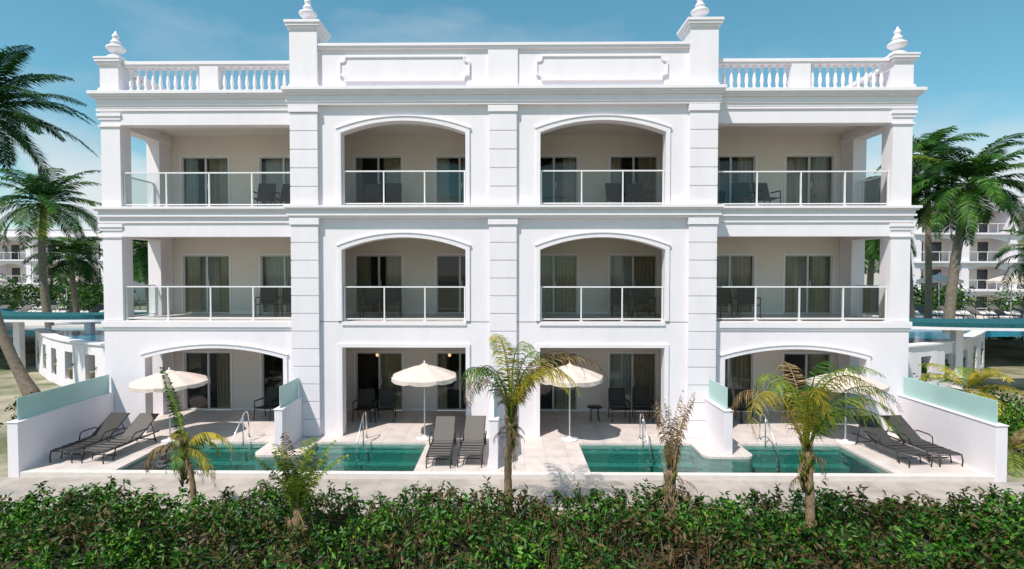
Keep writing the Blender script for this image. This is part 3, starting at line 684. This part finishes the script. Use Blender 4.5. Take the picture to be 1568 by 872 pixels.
def distant_hotel(x0,x1,y,h,floors,bay,dep=12):
    e=empty('distant_hotel'); b=MB(); fh=h/floors; n=int(round((x1-x0)/bay)); bw=(x1-x0)/n
    b.box(x0,x1,y+2,y+dep,0,h,INNER)
    for k in range(floors+1):
        b.box(x0-.2,x1+.2,y-.15,y+2.1,k*fh-.35,k*fh,WHITE)
        b.box(x0-.4,x1+.4,y-.4,y-.16,k*fh-.2,k*fh+.0,TRIM)
    for i in range(n+1):
        xx=x0+i*bw; b.box(xx-.35,xx+.35,y-.1,y+2,0,h-.01,WHITE)
    for i in range(n):
        for k in range(floors):
            xa=x0+i*bw
            b.prism(arcpts(xa+.5,xa+bw-.5,k*fh+fh*.68,k*fh+fh*.82,8)+[(xa+bw-.34,k*fh+fh-.35),(xa+.34,k*fh+fh-.35)],y,y+.3,WHITE)
            b.box(xa+.34,xa+.55,y,y+.3,k*fh,k*fh+fh*.7,WHITE)
            for u in(.2,.6): b.box(xa+bw*u,xa+bw*(u+.22),y+1.95,y+2.04,k*fh+.05,k*fh+2.2,WINM)
            b.box(xa+.4,xa+bw-.4,y+.1,y+.14,k*fh+1.0,k*fh+1.06,RAIL)
            for q in range(5): b.box(xa+.5+(bw-1)*q/4-.02,xa+.5+(bw-1)*q/4+.02,y+.1,y+.14,k*fh,k*fh+1.0,RAIL)
    b.box(x0-.2,x1+.2,y-.1,y+.3,h,h+.9,WHITE); b.box(x0-.3,x1+.3,y-.2,y+.4,h+.9,h+1.05,TRIM)
    b.obj('hotel_shell',e)
distant_hotel(45,92,43,12.4,4,5.2)
distant_hotel(33,44,62,9.5,3,5.2)
distant_hotel(-96,-58,60,10.2,3,5.2)
distant_hotel(-50,-30,100,9,3,5)
for x,y_ in((34,20),(38,22),(30,21),(-36,20),(-31,21),(-40,23)): inst('patio_umbrella',UM,(x,y_,2.0),random.random(),(1.2,1.2,1.2))
for i in range(6): inst('sun_lounger',LG,(27+i*1.6,18,2.02),0); inst('sun_lounger',LG,(-27-i*1.6,18,2.02),0)

# ================================================================= LIGHT / WORLD / CAMERA
el=math.radians(57); az=math.radians(38)
sd=Vector((-math.sin(az)*math.cos(el),-math.cos(az)*math.cos(el),math.sin(el)))
sun=bpy.data.lights.new('sun','SUN'); sun.energy=4.9; sun.angle=math.radians(.5); sun.color=(1,.93,.86)
so=bpy.data.objects.new('sun',sun); S.collection.objects.link(so); so.rotation_euler=sd.to_track_quat('Z','Y').to_euler(); so.location=(0,0,30)
w=bpy.data.worlds.new('World'); S.world=w; w.use_nodes=True; nt=w.node_tree; nt.nodes.clear()
out=nt.nodes.new('ShaderNodeOutputWorld'); bg=nt.nodes.new('ShaderNodeBackground'); bg.inputs[1].default_value=.115
sk=nt.nodes.new('ShaderNodeTexSky'); sk.sky_type='NISHITA'; sk.sun_disc=False; sk.sun_elevation=el; sk.sun_rotation=math.atan2(sd.x,sd.y); sk.air_density=1.0; sk.dust_density=.3; sk.ozone_density=1.
tc=nt.nodes.new('ShaderNodeTexCoord'); mp=nt.nodes.new('ShaderNodeMapping'); mp.inputs['Scale'].default_value=(1.,1.6,3.2); mp.inputs['Location'].default_value=(.9,.6,.1)
no=nt.nodes.new('ShaderNodeTexNoise'); no.inputs['Scale'].default_value=1.7; no.inputs['Detail'].default_value=9; no.inputs['Roughness'].default_value=.55
nt.links.new(tc.outputs['Generated'],mp.inputs[0]); nt.links.new(mp.outputs[0],no.inputs['Vector'])
rp=nt.nodes.new('ShaderNodeValToRGB'); rp.color_ramp.elements[0].position=.46; rp.color_ramp.elements[0].color=(0,0,0,1); rp.color_ramp.elements[1].position=.80; rp.color_ramp.elements[1].color=(.8,.8,.8,1)
nt.links.new(no.outputs['Fac'],rp.inputs[0])
tint=nt.nodes.new('ShaderNodeMix'); tint.data_type='RGBA'; tint.blend_type='MULTIPLY'; tint.inputs[0].default_value=1; tint.inputs[7].default_value=(.75,1.08,.98,1)
nt.links.new(sk.outputs[0],tint.inputs[6])
ad=nt.nodes.new('ShaderNodeMix'); ad.data_type='RGBA'; ad.blend_type='ADD'; ad.inputs[0].default_value=1; ad.inputs[7].default_value=(.12,.8,1.15,1)
nt.links.new(tint.outputs[2],ad.inputs[6])
mx=nt.nodes.new('ShaderNodeMix'); mx.data_type='RGBA'; mx.inputs[7].default_value=(5.4,6.2,6.5,1)
nt.links.new(rp.outputs[0],mx.inputs[0]); nt.links.new(ad.outputs[2],mx.inputs[6])
m3=nt.nodes.new('ShaderNodeMapping'); m3.inputs['Scale'].default_value=(1,1,1.8); nt.links.new(tc.outputs['Generated'],m3.inputs[0])
n4=nt.nodes.new('ShaderNodeTexNoise'); n4.inputs['Scale'].default_value=5.5; n4.inputs['Detail'].default_value=9; n4.inputs['Roughness'].default_value=.5; nt.links.new(m3.outputs[0],n4.inputs['Vector'])
r4=nt.nodes.new('ShaderNodeMapRange'); r4.inputs['From Min'].default_value=.44; r4.inputs['From Max'].default_value=.54; nt.links.new(n4.outputs['Fac'],r4.inputs[0])
sx=nt.nodes.new('ShaderNodeSeparateXYZ'); nt.links.new(tc.outputs['Generated'],sx.inputs[0])
r5=nt.nodes.new('ShaderNodeMapRange'); r5.inputs['From Min'].default_value=.22; r5.inputs['From Max'].default_value=.13; nt.links.new(sx.outputs['Z'],r5.inputs[0])
mm=nt.nodes.new('ShaderNodeMath'); mm.operation='MULTIPLY'; nt.links.new(r4.outputs[0],mm.inputs[0]); nt.links.new(r5.outputs[0],mm.inputs[1])
m5=nt.nodes.new('ShaderNodeMath'); m5.operation='MULTIPLY'; m5.inputs[1].default_value=.85; nt.links.new(mm.outputs[0],m5.inputs[0])
mc=nt.nodes.new('ShaderNodeMix'); mc.data_type='RGBA'; mc.inputs[7].default_value=(7.0,7.2,7.4,1)
nt.links.new(m5.outputs[0],mc.inputs[0]); nt.links.new(mx.outputs[2],mc.inputs[6])
nt.links.new(mc.outputs[2],bg.inputs[0]); nt.links.new(bg.outputs[0],out.inputs[0])

cam=bpy.data.cameras.new('camera'); co=bpy.data.objects.new('camera',cam); S.collection.objects.link(co); S.camera=co
cam.sensor_width=36; cam.lens=820/1568*36; cam.clip_end=2000; cam.shift_x=.0105
co.location=(.15,-16.4,5.08); co.rotation_euler=(math.radians(90-1.4),0,math.radians(.7))
